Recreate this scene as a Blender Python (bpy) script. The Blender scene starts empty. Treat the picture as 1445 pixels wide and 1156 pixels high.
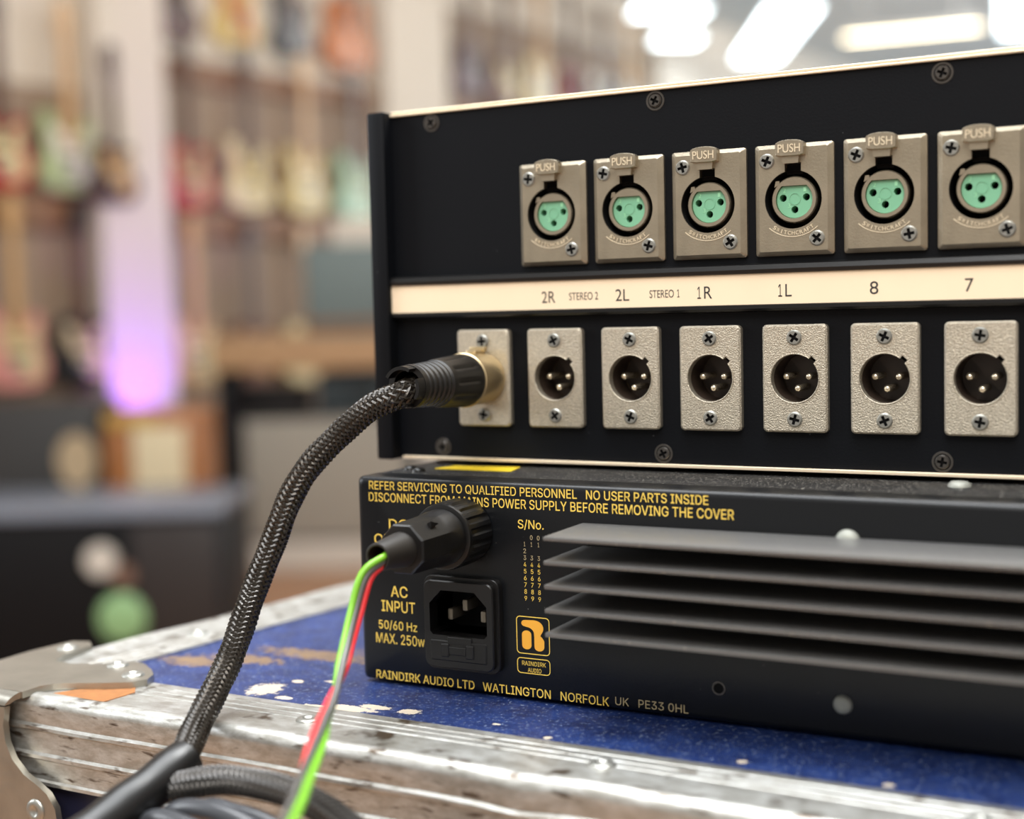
import bpy, bmesh, math, random
from mathutils import Vector, Matrix
random.seed(7)
PI = math.pi
D = bpy.data
SC = bpy.context.scene
COL = SC.collection

# ------------------------------------------------------------------ camera
F_PX = 1935.07
YAW, PITCH, ROLL = 0.48842, 0.07294, 0.02476
CAM = Vector((0.21051, -0.37996, 0.11207))
def cam_axes():
    cy, sy, cp, sp = math.cos(YAW), math.sin(YAW), math.cos(PITCH), math.sin(PITCH)
    cr, sr = math.cos(ROLL), math.sin(ROLL)
    fwd = Vector((-sy*cp, cy*cp, -sp)); right = Vector((cy, sy, 0)); down = fwd.cross(right)
    return cr*right + sr*down, -sr*right + cr*down, fwd
R_, D_, F_ = cam_axes()
cam_data = D.cameras.new('camera')
cam = D.objects.new('camera', cam_data); COL.objects.link(cam)
m = Matrix((( R_.x, -D_.x, -F_.x, CAM.x), (R_.y, -D_.y, -F_.y, CAM.y), (R_.z, -D_.z, -F_.z, CAM.z), (0, 0, 0, 1)))
cam.matrix_world = m
cam_data.sensor_width = 36.0
cam_data.lens = 36.0*F_PX/1445.0
cam_data.clip_start = 0.01
cam_data.clip_end = 60
cam_data.dof.use_dof = True
cam_data.dof.focus_distance = 0.388
cam_data.dof.aperture_fstop = 5.6
SC.camera = cam

# ------------------------------------------------------------------ colour management, world
SC.view_settings.view_transform = 'Standard'
SC.view_settings.look = 'None'
SC.view_settings.gamma = 1
SC.view_settings.exposure = 0.2
SC.view_settings.use_curve_mapping = False
SC.cycles.use_denoising = True
SC.cycles.max_bounces = 6
SC.cycles.sample_clamp_indirect = 6
w = D.worlds.new('shop_daylight'); SC.world = w
w.use_nodes = True
bg = w.node_tree.nodes['Background']
bg.inputs[0].default_value = (1.0, 0.93, 0.84, 1)
bg.inputs[1].default_value = 0.42

# shop frame: s along the guitar wall (receding), t out of the wall into the shop; view frame: u right, v away
ORG = Vector((-4.63, 4.98, 0)); WANG = math.radians(82.04)
AX = Vector((math.cos(WANG), math.sin(WANG), 0)); NX = Vector((math.sin(WANG), -math.cos(WANG), 0))
RU = Vector((math.cos(YAW), math.sin(YAW), 0)); RV = Vector((-math.sin(YAW), math.cos(YAW), 0))
FLOOR = -1.1; CEIL = 2.5
def S(s, t, z=0.0):
    p = ORG + AX*s + NX*t; return Vector((p.x, p.y, z))
def V(u, v, z=0.0):
    p = CAM + RU*u + RV*v; return Vector((p.x, p.y, z))

def lamp(name, loc, target, sx, sy, power, color, spread=PI):
    l = D.lights.new(name, 'AREA'); l.shape = 'RECTANGLE'; l.size = sx; l.size_y = sy
    l.energy = power; l.color = color; l.spread = spread
    o = D.objects.new(name, l); COL.objects.link(o)
    o.location = loc
    o.rotation_euler = (Vector(target)-Vector(loc)).to_track_quat('-Z', 'Y').to_euler()
    return o
# unseen area lights added for the rig and far ceiling; aisle ceiling lamps
lamp('top_backlight', (0.2, 0.75, 2.3), (0.1, -0.05, 0), 1.2, 0.5, 68, (0.97, 0.98, 0.98))  # added, unseen: brightens the top edges of the rig and case trim
lamp('overhead_fill', (-0.3, -0.35, 2.35), (-0.1, -0.15, 0), 3.0, 1.2, 105, (0.94, 0.97, 1.0))  # added, unseen: gives the supply's top bevel and fins their highlight
lamp('front_fill', (0.9, -1.9, 2.0), (0.1, 0, 0.1), 1.6, 0.9, 44, (1, 0.94, 0.86))  # added, unseen fill from behind the camera
lamp('left_area_light', (-3.2, -1.2, 1.3), (-0.1, 0, 0.1), 1.2, 1.6, 45, (0.9, 0.95, 1.0))  # cool area light from the left, no window built
lamp('aisle_lamp', S(-2.0, 2.6, 2.4), S(-0.8, 0.0, 1.1), 2.0, 0.6, 46, (1, 0.93, 0.83))
lamp('aisle_lamp', S(1.2, 2.6, 2.4), S(1.2, 0.0, 1.1), 2.4, 0.6, 40, (1, 0.93, 0.83))
lamp('aisle_lamp', S(4.8, 2.9, 2.4), S(4.8, 0.0, 1.2), 2.4, 0.6, 45, (1, 0.95, 0.88))
lamp('far_ceiling_fill', S(9.5, 6.5, 1.2), S(6.0, 1.2, 2.5), 2.4, 2.0, 260, (0.86, 0.94, 1.0))  # added off-frame light that lifts the far ceiling and end wall

# ------------------------------------------------------------------ materials
def lin(c):
    return tuple(((v/255)/12.92 if v/255 <= 0.04045 else ((v/255+0.055)/1.055)**2.4) for v in c) + (1,)
MATS = {}
def mat(name, rgb, rough=0.5, metal=0.0, spec=0.5, emit=None, es=0, bump=0, bscale=800, var=0, vscale=20, specks=None, coat=0):
    if name in MATS: return MATS[name]
    m = D.materials.new(name); m.use_nodes = True; MATS[name] = m
    nt = m.node_tree; N = nt.nodes; L = nt.links
    b = N['Principled BSDF']
    b.inputs['Base Color'].default_value = lin(rgb)
    b.inputs['Roughness'].default_value = rough
    b.inputs['Metallic'].default_value = metal
    b.inputs['Specular IOR Level'].default_value = spec
    b.inputs['Coat Weight'].default_value = coat
    if emit:
        b.inputs['Emission Color'].default_value = lin(emit); b.inputs['Emission Strength'].default_value = es
    tc = N.new('ShaderNodeTexCoord')
    col = None
    if var:
        n = N.new('ShaderNodeTexNoise'); n.inputs['Scale'].default_value = vscale; n.inputs['Detail'].default_value = 6
        L.new(tc.outputs['Object'], n.inputs['Vector'])
        mx = N.new('ShaderNodeMix'); mx.data_type = 'RGBA'
        c = lin(rgb)
        mx.inputs[6].default_value = tuple(x*(1-var) for x in c[:3])+(1,)
        mx.inputs[7].default_value = tuple(min(1, x*(1+var)) for x in c[:3])+(1,)
        L.new(n.outputs['Fac'], mx.inputs[0]); col = mx.outputs[2]
    if specks:
        thr, sc_, srgb = specks
        n = N.new('ShaderNodeTexNoise'); n.inputs['Scale'].default_value = sc_; n.inputs['Detail'].default_value = 1
        L.new(tc.outputs['Object'], n.inputs['Vector'])
        r = N.new('ShaderNodeMapRange'); r.inputs[1].default_value = thr; r.inputs[2].default_value = thr+0.04
        L.new(n.outputs['Fac'], r.inputs[0])
        mx = N.new('ShaderNodeMix'); mx.data_type = 'RGBA'
        if col: L.new(col, mx.inputs[6])
        else: mx.inputs[6].default_value = lin(rgb)
        mx.inputs[7].default_value = lin(srgb)
        L.new(r.outputs[0], mx.inputs[0]); col = mx.outputs[2]
    if col: L.new(col, b.inputs['Base Color'])
    if bump:
        n = N.new('ShaderNodeTexNoise'); n.inputs['Scale'].default_value = bscale; n.inputs['Detail'].default_value = 3
        L.new(tc.outputs['Object'], n.inputs['Vector'])
        bp = N.new('ShaderNodeBump'); bp.inputs['Strength'].default_value = bump; bp.inputs['Distance'].default_value = 0.0003
        L.new(n.outputs['Fac'], bp.inputs['Height']); L.new(bp.outputs[0], b.inputs['Normal'])
    return m

PANEL = mat('black_powder_coat', (6, 8, 13), 0.55, 0, 0.16, bump=0.15, bscale=1500, specks=(0.80, 700, (90, 92, 95)))
PSUBLK = mat('satin_black_enamel', (12, 14, 17), 0.33, 0, 0.36, bump=0.1, bscale=1200, specks=(0.80, 800, (105, 105, 102)))
DUSTY = mat('dusty_black_metal', (26, 26, 27), 0.5, 0, 0.4, specks=(0.64, 1600, (150, 146, 138)))
FINM = mat('black_anodised_aluminium', (118, 117, 116), 0.36, 0.6, 0.5, specks=(0.70, 800, (150, 146, 138)))
GLOSSBLK = mat('black_plastic', (11, 11, 12), 0.32, 0, 0.5)
SOFTBLK = mat('soft_black_plastic', (13, 12, 12), 0.38, 0, 0.5, bump=0.1, bscale=900)
DARK = mat('dark_recess', (8, 8, 9), 0.8, 0, 0.2)
NICKEL = mat('satin_nickel', (178, 167, 147), 0.36, 0.9, 0.5, bump=0.25, bscale=1800, var=0.22, vscale=160)
CAST = mat('die_cast_nickel', (190, 181, 164), 0.45, 0.8, 0.5, bump=0.9, bscale=2600, var=0.38, vscale=1900)
GOLDNI = mat('warm_nickel_shell', (200, 180, 142), 0.36, 0.9, 0.5, bump=0.15, bscale=1500)
ZINC = mat('zinc_screw', (166, 166, 160), 0.38, 0.85)
FROST = mat('frosted_screw', (158, 160, 152), 0.6, 0.4)
BRIGHT = mat('bright_pin', (232, 220, 196), 0.25, 0.9)
BLKSCREW = mat('black_screw', (92, 88, 84), 0.35, 0.75)
COVER = mat('bare_aluminium_edge', (232, 214, 186), 0.5, 0.35)
GREEN = mat('mint_green_plastic', (120, 180, 146), 0.45, 0, 0.5)
BROWNPL = mat('dark_brown_plastic', (58, 47, 40), 0.45)
CREAMLBL = mat('cream_label_card', (243, 222, 192), 0.5, 0, 0.4, var=0.05, vscale=60)
INK = mat('dark_grey_ink', (48, 46, 46), 0.6)
GOLD = mat('gold_print', (238, 202, 92), 0.5, 0, 0.3)
PALEGOLD = mat('worn_pale_print', (176, 160, 124), 0.55, 0, 0.3)
ORANGE = mat('orange_gold_print', (240, 172, 62), 0.5, 0, 0.3)
YELLOW = mat('yellow_sticker', (240, 208, 40), 0.5, var=0.1, vscale=300)
EMBOSS = mat('raised_nickel_letter', (232, 218, 190), 0.4, 0.35)
BRAID = mat('black_braid_strand', (44, 39, 33), 0.25, 0.4, 0.6)
BRAIDCORE = mat('brown_black_cable_core', (24, 18, 16), 0.6)
RUBBER = mat('black_rubber', (10, 10, 11), 0.36, 0, 0.5)
WGREEN = mat('lime_green_wire', (116, 178, 44), 0.35)
WGREY = mat('grey_wire', (84, 82, 80), 0.4)
WRED = mat('red_wire', (215, 48, 52), 0.35)

# ------------------------------------------------------------------ mesh builder
class B:
    def __init__(self, k=0.001): self.bm = bmesh.new(); self.k = k
    def v(self, p): return self.bm.verts.new((p[0], p[1], p[2]))
    def box(self, x0, x1, y0, y1, z0, z1, bev=0, seg=2, rot=None):
        r = bmesh.ops.create_cube(self.bm, size=1)
        vs = r['verts']
        for q in vs:
            q.co = Vector(((x0+x1)/2+q.co.x*(x1-x0), (y0+y1)/2+q.co.y*(y1-y0), (z0+z1)/2+q.co.z*(z1-z0)))
        if rot:
            c = Vector(((x0+x1)/2, (y0+y1)/2, (z0+z1)/2))
            M = Matrix.Translation(c) @ rot.to_4x4() @ Matrix.Translation(-c)
            for q in vs: q.co = M @ q.co
        if bev:
            es = list({e for q in vs for e in q.link_edges})
            bmesh.ops.bevel(self.bm, geom=es, offset=bev, segments=seg, profile=0.5, affect='EDGES')
        return self
    def rings(self, rings, close=True, cap0=False, cap1=False, loop=False):
        R = [[self.v(p) for p in r] for r in rings]
        n = len(R[0]); pairs = list(zip(R, R[1:]))
        if loop: pairs.append((R[-1], R[0]))
        for a, b in pairs:
            for i in range(n if close else n-1):
                j = (i+1) % n
                try: self.bm.faces.new((a[i], a[j], b[j], b[i]))
                except ValueError: pass
        if cap0: self.bm.faces.new(R[0][::-1])
        if cap1: self.bm.faces.new(R[-1])
        return self
    def lathe(self, prof, c=(0, 0, 0), axis='y', seg=40, mod=None, cap0=False, cap1=False):
        rings = []
        for (h, r) in prof:
            ring = []
            for i in range(seg):
                a = 2*PI*i/seg
                rr = r*(mod(a, h) if mod else 1)
                x, z = rr*math.cos(a), rr*math.sin(a)
                if axis == 'y': ring.append((c[0]+x, c[1]+h, c[2]+z))
                elif axis == 'z': ring.append((c[0]+x, c[1]+z, c[2]+h))
                else: ring.append((c[0]+h, c[1]+x, c[2]+z))
            rings.append(ring)
        return self.rings(rings, cap0=cap0, cap1=cap1)
    def plate(self, front, mid, holes, yf, ym, yb, hb=None, back=False):
        """front outline at yf, bevelled to mid outline at ym, straight to yb; holes go back to hb"""
        bm = self.bm
        loops = [[self.v((x, yf, z)) for x, z in front]] + [[self.v((x, yf, z)) for x, z in h] for h in holes]
        es = []
        for lp in loops:
            for i in range(len(lp)): es.append(bm.edges.new((lp[i], lp[(i+1) % len(lp)])))
        bmesh.ops.triangle_fill(bm, use_beauty=True, use_dissolve=False, edges=es, normal=(0, -1, 0))
        def side(lp, ring):
            r2 = [self.v(p) for p in ring]
            for i in range(len(lp)):
                j = (i+1) % len(lp); bm.faces.new((lp[i], lp[j], r2[j], r2[i]))
            return r2
        r1 = side(loops[0], [(x, ym, z) for x, z in mid])
        r2 = side(r1, [(x, yb, z) for x, z in mid])
        if back: bm.faces.new(r2)
        for h, lp in zip(holes, loops[1:]):
            side(lp, [(x, yb if hb is None else hb, z) for x, z in h])
        return self
    def prism(self, poly, f0, f1):
        """poly of 2D points; f0, f1 map them to the two faces"""
        a = [self.v(f0(p)) for p in poly]; b = [self.v(f1(p)) for p in poly]
        self.bm.faces.new(a); self.bm.faces.new(b[::-1])
        for i in range(len(a)):
            j = (i+1) % len(a); self.bm.faces.new((a[i], b[i], b[j], a[j]))
        return self
    def tube(self, pts, r, seg=10, caps=True, rad=None):
        fr = frames(pts); rings = []
        for i, (p, n, bn) in enumerate(fr):
            rr = rad(i/(len(fr)-1)) if rad else r
            rings.append([p + n*(rr*math.cos(2*PI*k/seg)) + bn*(rr*math.sin(2*PI*k/seg)) for k in range(seg)])
        return self.rings(rings, cap0=caps, cap1=caps)
    def mesh(self, name, m, sharp=35):
        bmesh.ops.recalc_face_normals(self.bm, faces=self.bm.faces[:])
        if self.k != 1: bmesh.ops.scale(self.bm, vec=(self.k,)*3, verts=self.bm.verts[:])
        me = D.meshes.new(name); self.bm.to_mesh(me); self.bm.free()
        for p in me.polygons: p.use_smooth = True
        me.set_sharp_from_angle(angle=math.radians(sharp))
        if m: me.materials.append(m)
        return me

def frames(pts):
    P = [Vector(p) for p in pts]; out = []
    t0 = (P[1]-P[0]).normalized()
    n = t0.cross(Vector((0, 0, 1)))
    if n.length < 1e-3: n = t0.cross(Vector((1, 0, 0)))
    n.normalize()
    for i, p in enumerate(P):
        t = (P[min(i+1, len(P)-1)]-P[max(i-1, 0)]).normalized()
        n = (n - t*n.dot(t)).normalized()
        out.append((p, n.copy(), t.cross(n)))
    return out
def spline(ctrl, step):
    P = [Vector(c) for c in ctrl]; Q = [P[0]*2-P[1]] + P + [P[-1]*2-P[-2]]
    dense = []
    for i in range(1, len(Q)-2):
        a, b, c, d = Q[i-1:i+3]
        for k in range(24):
            t = k/24
            dense.append(0.5*((2*b)+(c-a)*t+(2*a-5*b+4*c-d)*t*t+(3*b-a-3*c+d)*t**3))
    dense.append(P[-1])
    out = [dense[0]]; acc = 0
    for a, b in zip(dense, dense[1:]):
        L = (b-a).length; pos = step-acc
        while pos <= L and L > 0:
            out.append(a.lerp(b, pos/L)); pos += step
        acc = (acc+L) % step if L < step-acc else L-(pos-step)
    return out

# ------------------------------------------------------------------ objects
POS = {}
def thing(name, label, cat, loc=(0, 0, 0), rz=0, group=None):
    o = D.objects.new(name, None); COL.objects.link(o); o.empty_display_size = 0.02
    o.location = loc; o.rotation_euler = (0, 0, rz)
    o['label'] = label; o['category'] = cat
    if group: o['group'] = group
    POS[o] = Vector(loc)
    return o
def tag(o, label, cat, group=None):
    o['label'] = label; o['category'] = cat
    if group: o['group'] = group
    return o
def put(name, me, parent=None, at=None, label=None, rot=None):
    """link mesh as an object; `at` in world metres (unrotated parents), default world origin"""
    o = D.objects.new(name, me); COL.objects.link(o)
    p = Vector(at) if at is not None else Vector((0, 0, 0))
    POS[o] = p
    if parent is not None:
        o.parent = parent; p = p - POS[parent]
    o.location = p
    if rot: o.rotation_euler = rot
    if label: o['label'] = label
    return o
def loc_put(name, me, parent, at=(0, 0, 0), label=None, rot=None):
    """child in the parent's own (rotated) frame"""
    o = D.objects.new(name, me); COL.objects.link(o); o.parent = parent; o.location = at
    if rot: o.rotation_euler = rot
    if label: o['label'] = label
    return o
def structure(name, me, at=None, rz=0):
    o = put(name, me, None, at); o.rotation_euler = (0, 0, rz); o['kind'] = 'structure'; return o

def mm(*p): return Vector(p)*0.001
def circle(cx, cz, r, n=36, a0=0): return [(cx+r*math.cos(a0+2*PI*i/n), cz+r*math.sin(a0+2*PI*i/n)) for i in range(n)]
def rrect(x0, x1, z0, z1, r, n=5):
    out = []
    for cx, cz, a in ((x1-r, z1-r, 0), (x0+r, z1-r, 90), (x0+r, z0+r, 180), (x1-r, z0+r, 270)):
        for k in range(n+1):
            t = math.radians(a+90*k/n); out.append((cx+r*math.cos(t), cz+r*math.sin(t)))
    return out
def cross(w, l, a=0):
    p = [(w, w), (w, l), (-w, l), (-w, w), (-l, w), (-l, -w), (-w, -w), (-w, -l), (w, -l), (w, -w), (l, -w), (l, w)]
    return [(x*math.cos(a)-z*math.sin(a), x*math.sin(a)+z*math.cos(a)) for x, z in p]

def text_mesh(name, body, x0, x1, zc, h, y, m, bold=0.0, depth=0.00003, cap=None, font=None):
    """lettering filling x0..x1, capital height h, centred on zc; facing -y (mm)"""
    cu = D.curves.new(name, 'FONT'); cu.body = body; cu.size = 1; cu.extrude = 0; cu.offset = bold
    if font: cu.font = font
    ob = D.objects.new(name, cu); COL.objects.link(ob)
    dg = bpy.context.evaluated_depsgraph_get()
    me = D.meshes.new_from_object(ob.evaluated_get(dg)); D.objects.remove(ob); D.curves.remove(cu)
    xs = [v.co.x for v in me.vertices]; ys = [v.co.y for v in me.vertices]
    a, b_ = min(xs), max(xs); c, d = (min(ys), max(ys)) if cap is None else cap
    out = B()
    bm = out.bm; bm.from_mesh(me); D.meshes.remove(me)
    for v in bm.verts:
        x, yy = v.co.x, v.co.y
        v.co = Vector((x0+(x-a)/(b_-a)*(x1-x0), y, zc-h/2+(yy-c)/(d-c)*h))
    bmesh.ops.remove_doubles(bm, verts=bm.verts[:], dist=1e-4)
    geo = bmesh.ops.extrude_face_region(bm, geom=bm.faces[:])
    for v in geo['geom']:
        if isinstance(v, bmesh.types.BMVert): v.co.y -= depth*1000
    return out.mesh(name, m, 30)
def sans_font():
    import os
    try:
        p = os.path.join(bpy.utils.system_resource('DATAFILES'), 'fonts', 'Inter.woff2')
        return D.fonts.load(p) if os.path.exists(p) else None
    except Exception:
        return None
SANS = sans_font()

def screw_mesh(name, r, m, dome=0.5, rim=None):
    b = B()
    ro = circle(0, 0, r*0.82, 28); rm = circle(0, 0, r, 28)
    cr = cross(r*0.19, r*0.66)
    b.plate(ro, rm, [cr], -dome, -dome*0.25, 0.1, hb=-0.07)
    b.bm.faces.new([b.v((x, -0.07, z)) for x, z in cr])
    me = b.mesh(name, m, 25); me.materials.append(DARK)
    for p in me.polygons:
        if any(abs(me.vertices[i].co.y*1000+0.07) < 0.002 for i in p.vertices): p.material_index = 1  # cross recess coloured dark in place of its shade
    return me
SCREW = screw_mesh('screw', 2.2, ZINC, 0.6)
BSCREW = screw_mesh('black_screw', 2.0, BLKSCREW, 0.7)
def add_screw(parent, x, y, z, me=SCREW, name='screw', label=None):
    return put(name, me, parent, mm(x, y, z), label, (0, random.uniform(0, PI), 0))

# ================================================================== FLIGHT CASE
case = thing('flight_case', 'blue road flight case with battered aluminium edging and steel corner', 'flight case', (0.15, 0.15, FLOOR))
def fy(x): return -69.13-0.0168*x          # front boundary of the blue panel
def lx(y): return -97.6+0.159*y            # left boundary
def case_panel_mat():
    m = D.materials.new('chipped_blue_paint'); m.use_nodes = True
    nt = m.node_tree; N = nt.nodes; L = nt.links; b = N['Principled BSDF']
    tc = N.new('ShaderNodeTexCoord')
    def mathn(op, a, b_=None, clamp=False):
        n = N.new('ShaderNodeMath'); n.operation = op; n.use_clamp = clamp
        for i, q in enumerate((a, b_)):
            if q is None: continue
            if isinstance(q, (int, float)): n.inputs[i].default_value = q
            else: L.new(q, n.inputs[i])
        return n.outputs[0]
    def noise(scale, detail=5, rough=0.6):
        n = N.new('ShaderNodeTexNoise'); n.inputs['Scale'].default_value = scale; n.inputs['Detail'].default_value = detail
        n.inputs['Roughness'].default_value = rough; L.new(tc.outputs['Object'], n.inputs['Vector']); return n
    def mixc(fac, a, c):
        n = N.new('ShaderNodeMix'); n.data_type = 'RGBA'; L.new(fac, n.inputs[0])
        if isinstance(a, tuple): n.inputs[6].default_value = a
        else: L.new(a, n.inputs[6])
        if isinstance(c, tuple): n.inputs[7].default_value = c
        else: L.new(c, n.inputs[7])
        return n.outputs[2]
    sep = N.new('ShaderNodeSeparateXYZ'); L.new(tc.outputs['Object'], sep.inputs[0])
    wob = noise(330, 8, 0.75); wsep = N.new('ShaderNodeSeparateColor'); L.new(wob.outputs['Color'], wsep.inputs[0])
    def blobs(lst, amp):
        tot = None
        for (cx, cy, rx, ry) in lst:
            dx = mathn('DIVIDE', mathn('SUBTRACT', sep.outputs[0], cx*0.001-0.15), rx*0.001)
            dy = mathn('DIVIDE', mathn('SUBTRACT', sep.outputs[1], cy*0.001-0.15), ry*0.001)
            dd = mathn('ADD', mathn('MULTIPLY', dx, dx), mathn('MULTIPLY', dy, dy))
            n_ = mathn('MULTIPLY', mathn('SUBTRACT', wsep.outputs[0], 0.5), amp)
            f = mathn('SUBTRACT', 1.0, mathn('ADD', dd, n_))
            tot = f if tot is None else mathn('MAXIMUM', tot, f)
        return tot
    base = noise(110, 8, 0.7)
    ramp = N.new('ShaderNodeMapRange'); ramp.inputs[1].default_value = 0.36; ramp.inputs[2].default_value = 0.66
    L.new(base.outputs['Fac'], ramp.inputs[0])
    c = mixc(ramp.outputs[0], lin((17, 32, 76)), lin((34, 56, 112)))
    fine = noise(700, 4, 0.7)
    fm = N.new('ShaderNodeMapRange'); fm.inputs[1].default_value = 0.56; fm.inputs[2].default_value = 0.70
    L.new(fine.outputs['Fac'], fm.inputs[0])
    c = mixc(mathn('MULTIPLY', fm.outputs[0], 0.75), c, lin((150, 165, 190)))
    oc = blobs([(-90, -40, 13, 6), (-76, -31, 16, 5), (-55, -18, 26, 6), (-25, -8, 24, 6)], 6.5)
    och = mathn('MULTIPLY', mathn('MULTIPLY', oc, 2.2, True), mathn('MULTIPLY', base.outputs['Fac'], 1.3), True)
    c = mixc(och, c, lin((140, 112, 62)))
    wh = blobs([(-47, -58, 5.5, 6.5), (-43, -47, 2, 1.6), (-12, -64.5, 9, 2.6), (-6, -60.5, 6, 2), (6, -60.5, 3.6, 2.2), (-22, -66.5, 5, 1.4), (-36, -63, 3, 1.6), (-33, -43, 2.5, 1.2),
                (52, -66, 1.2, 1.1), (104, -64, 1.4, 1.3), (140, -66, 1.2, 1.3), (34, -61, 1.5, 0.8)], 5.5)
    c = mixc(mathn('MULTIPLY', wh, 8, True), c, lin((198, 186, 166)))
    L.new(c, b.inputs['Base Color'])
    b.inputs['Roughness'].default_value = 0.42
    bp = N.new('ShaderNodeBump'); bp.inputs['Strength'].default_value = 0.25; bp.inputs['Distance'].default_value = 0.0004
    L.new(base.outputs['Fac'], bp.inputs['Height']); L.new(bp.outputs[0], b.inputs['Normal'])
    return m
BLUE = case_panel_mat()
ALU = None
def alu_mat():
    m = D.materials.new('scratched_aluminium'); m.use_nodes = True
    nt = m.node_tree; N = nt.nodes; L = nt.links; b = N['Principled BSDF']
    tc = N.new('ShaderNodeTexCoord')
    mp = N.new('ShaderNodeMapping'); mp.inputs['Scale'].default_value = (160, 330, 420); L.new(tc.outputs['Object'], mp.inputs[0])
    n1 = N.new('ShaderNodeTexNoise'); n1.inputs['Scale'].default_value = 1; n1.inputs['Detail'].default_value = 8; n1.inputs['Roughness'].default_value = 0.7
    L.new(mp.outputs[0], n1.inputs['Vector'])
    r1 = N.new('ShaderNodeMapRange'); r1.inputs[1].default_value = 0.38; r1.inputs[2].default_value = 0.66; L.new(n1.outputs['Fac'], r1.inputs[0])
    mx = N.new('ShaderNodeMix'); mx.data_type = 'RGBA'; L.new(r1.outputs[0], mx.inputs[0])
    mx.inputs[6].default_value = lin((172, 170, 163)); mx.inputs[7].default_value = lin((208, 209, 206))
    # dark scuffs
    mp2 = N.new('ShaderNodeMapping'); mp2.inputs['Rotation'].default_value = (0, math.radians(40), 0.3); mp2.inputs['Scale'].default_value = (110, 110, 520); L.new(tc.outputs['Object'], mp2.inputs[0])
    n2 = N.new('ShaderNodeTexNoise'); n2.inputs['Scale'].default_value = 1; n2.inputs['Detail'].default_value = 3; L.new(mp2.outputs[0], n2.inputs['Vector'])
    r2 = N.new('ShaderNodeMapRange'); r2.inputs[1].default_value = 0.59; r2.inputs[2].default_value = 0.7; L.new(n2.outputs['Fac'], r2.inputs[0])
    mx2 = N.new('ShaderNodeMix'); mx2.data_type = 'RGBA'; L.new(r2.outputs[0], mx2.inputs[0]); L.new(mx.outputs[2], mx2.inputs[6])
    mx2.inputs[7].default_value = lin((92, 80, 68))
    L.new(mx2.outputs[2], b.inputs['Base Color'])
    b.inputs['Metallic'].default_value = 0.8
    rr = N.new('ShaderNodeMapRange'); rr.inputs[3].default_value = 0.28; rr.inputs[4].default_value = 0.5; L.new(n1.outputs['Fac'], rr.inputs[0]); L.new(rr.outputs[0], b.inputs['Roughness'])
    bp = N.new('ShaderNodeBump'); bp.inputs['Strength'].default_value = 0.35; bp.inputs['Distance'].default_value = 0.0003
    L.new(n1.outputs['Fac'], bp.inputs['Height']); L.new(bp.outputs[0], b.inputs['Normal'])
    return m
ALU = alu_mat()
STEEL = mat('brushed_corner_steel', (168, 164, 154), 0.34, 0.9, bump=0.3, bscale=300, var=0.3, vscale=90)
BRASSY = mat('worn_plywood', (142, 92, 48), 0.55, var=0.4, vscale=380)
CASEDARK = mat('navy_case_board', (26, 30, 56), 0.5, var=0.15, vscale=80)
XR, YB = 520.0, 460.0
b = B()
top = [(lx(fy(-110)), fy(-110)), (XR, fy(XR)), (XR, YB), (lx(YB), YB)]
b.prism(top, lambda p: (p[0]-150, p[1]-150, 0), lambda p: (p[0]-150, p[1]-150, -12))
put('lid_panel', b.mesh('lid_panel', BLUE), case, (0.15, 0.15, 0))
b = B()
side = [(-128, -92), (XR, -92), (XR, YB), (lx(YB)-20, YB)]
b.prism(side, lambda p: (p[0], p[1], -20), lambda p: (p[0], p[1], FLOOR*1000+2))
put('body', b.mesh('body', CASEDARK), case)
# extruded edge: top flange with fine grooves, rounded nose, ridged face
prof = [(-0.2, 0), (-0.2, 0.7)]
for d in (4, 7.5, 11): prof += [(d-0.5, 0.8), (d-0.2, 0.5), (d+0.2, 0.5), (d+0.5, 0.8)]
prof += [(21.5, 0.8), (23, 1.3), (24.5, 1.5)]
for k in range(7):
    a = math.radians(90-90*k/6); prof.append((24.7+3.3*math.cos(a), -1.8+3.3*math.sin(a)))
for z in (-8.0, -16.6): prof += [(27.6, z+1.2), (28.4, z+0.5), (28.4, z-0.5), (27.6, z-1.2)]
prof += [(27.6, -23.5), (28.3, -24), (28.3, -25), (26, -25), (26, -4), (22, 0)]
def extrusion(p0, dirv, outv, L, step, seed):
    rnd = random.Random(seed); rings = []; n = int(L/step)
    ph = [rnd.uniform(0, 6.28) for _ in range(6)]
    for i in range(n+1):
        s = L*i/n
        dent = 0.22*math.sin(s/17+ph[0])+0.16*math.sin(s/7.3+ph[1])
        ring = []
        for d, z in prof:
            wgt = max(0, min(1, (d-18)/8))*(1 if z > -8 else 0.3)
            dz = dent*wgt*0.7 - 0.9*wgt*math.exp(-((s-200)/9)**2)
            q = Vector(p0)+dirv*s+outv*(d+dent*wgt*0.6)
            ring.append((q.x, q.y, z+dz))
        rings.append(ring)
    return rings
fd = Vector((1, -0.0168, 0)).normalized(); fo = Vector((-0.0168, -1, 0)).normalized()
b = B(); b.rings(extrusion((-140, fy(-140), 0), fd, fo, 660, 3, 3), cap0=True, cap1=True)
put('edge_trim', b.mesh('edge_trim', ALU, 30), case, label='scratched aluminium edge along the front')
ld = Vector((0.159, 1, 0)).normalized(); lo = Vector((-1, 0.159, 0)).normalized()
b = B(); b.rings(extrusion((lx(-96), -96, 0), ld, lo, 560, 4, 5), cap0=True, cap1=True)
put('edge_trim', b.mesh('edge_trim', ALU, 30), case, label='aluminium edge along the left side')
# exposed ply where the edge is worn through
b = B(); b.prism([(-103, -91.5), (-94, -77), (-83, -74.5), (-79, -79), (-81, -91.5), (-90, -93.5), (-97, -93.5)], lambda p: (p[0], p[1], 0.3), lambda p: (p[0], p[1], 0.98))
put('worn_patch', b.mesh('worn_patch', BRASSY), case, label='bare orange patch worn beside the corner')
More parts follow.
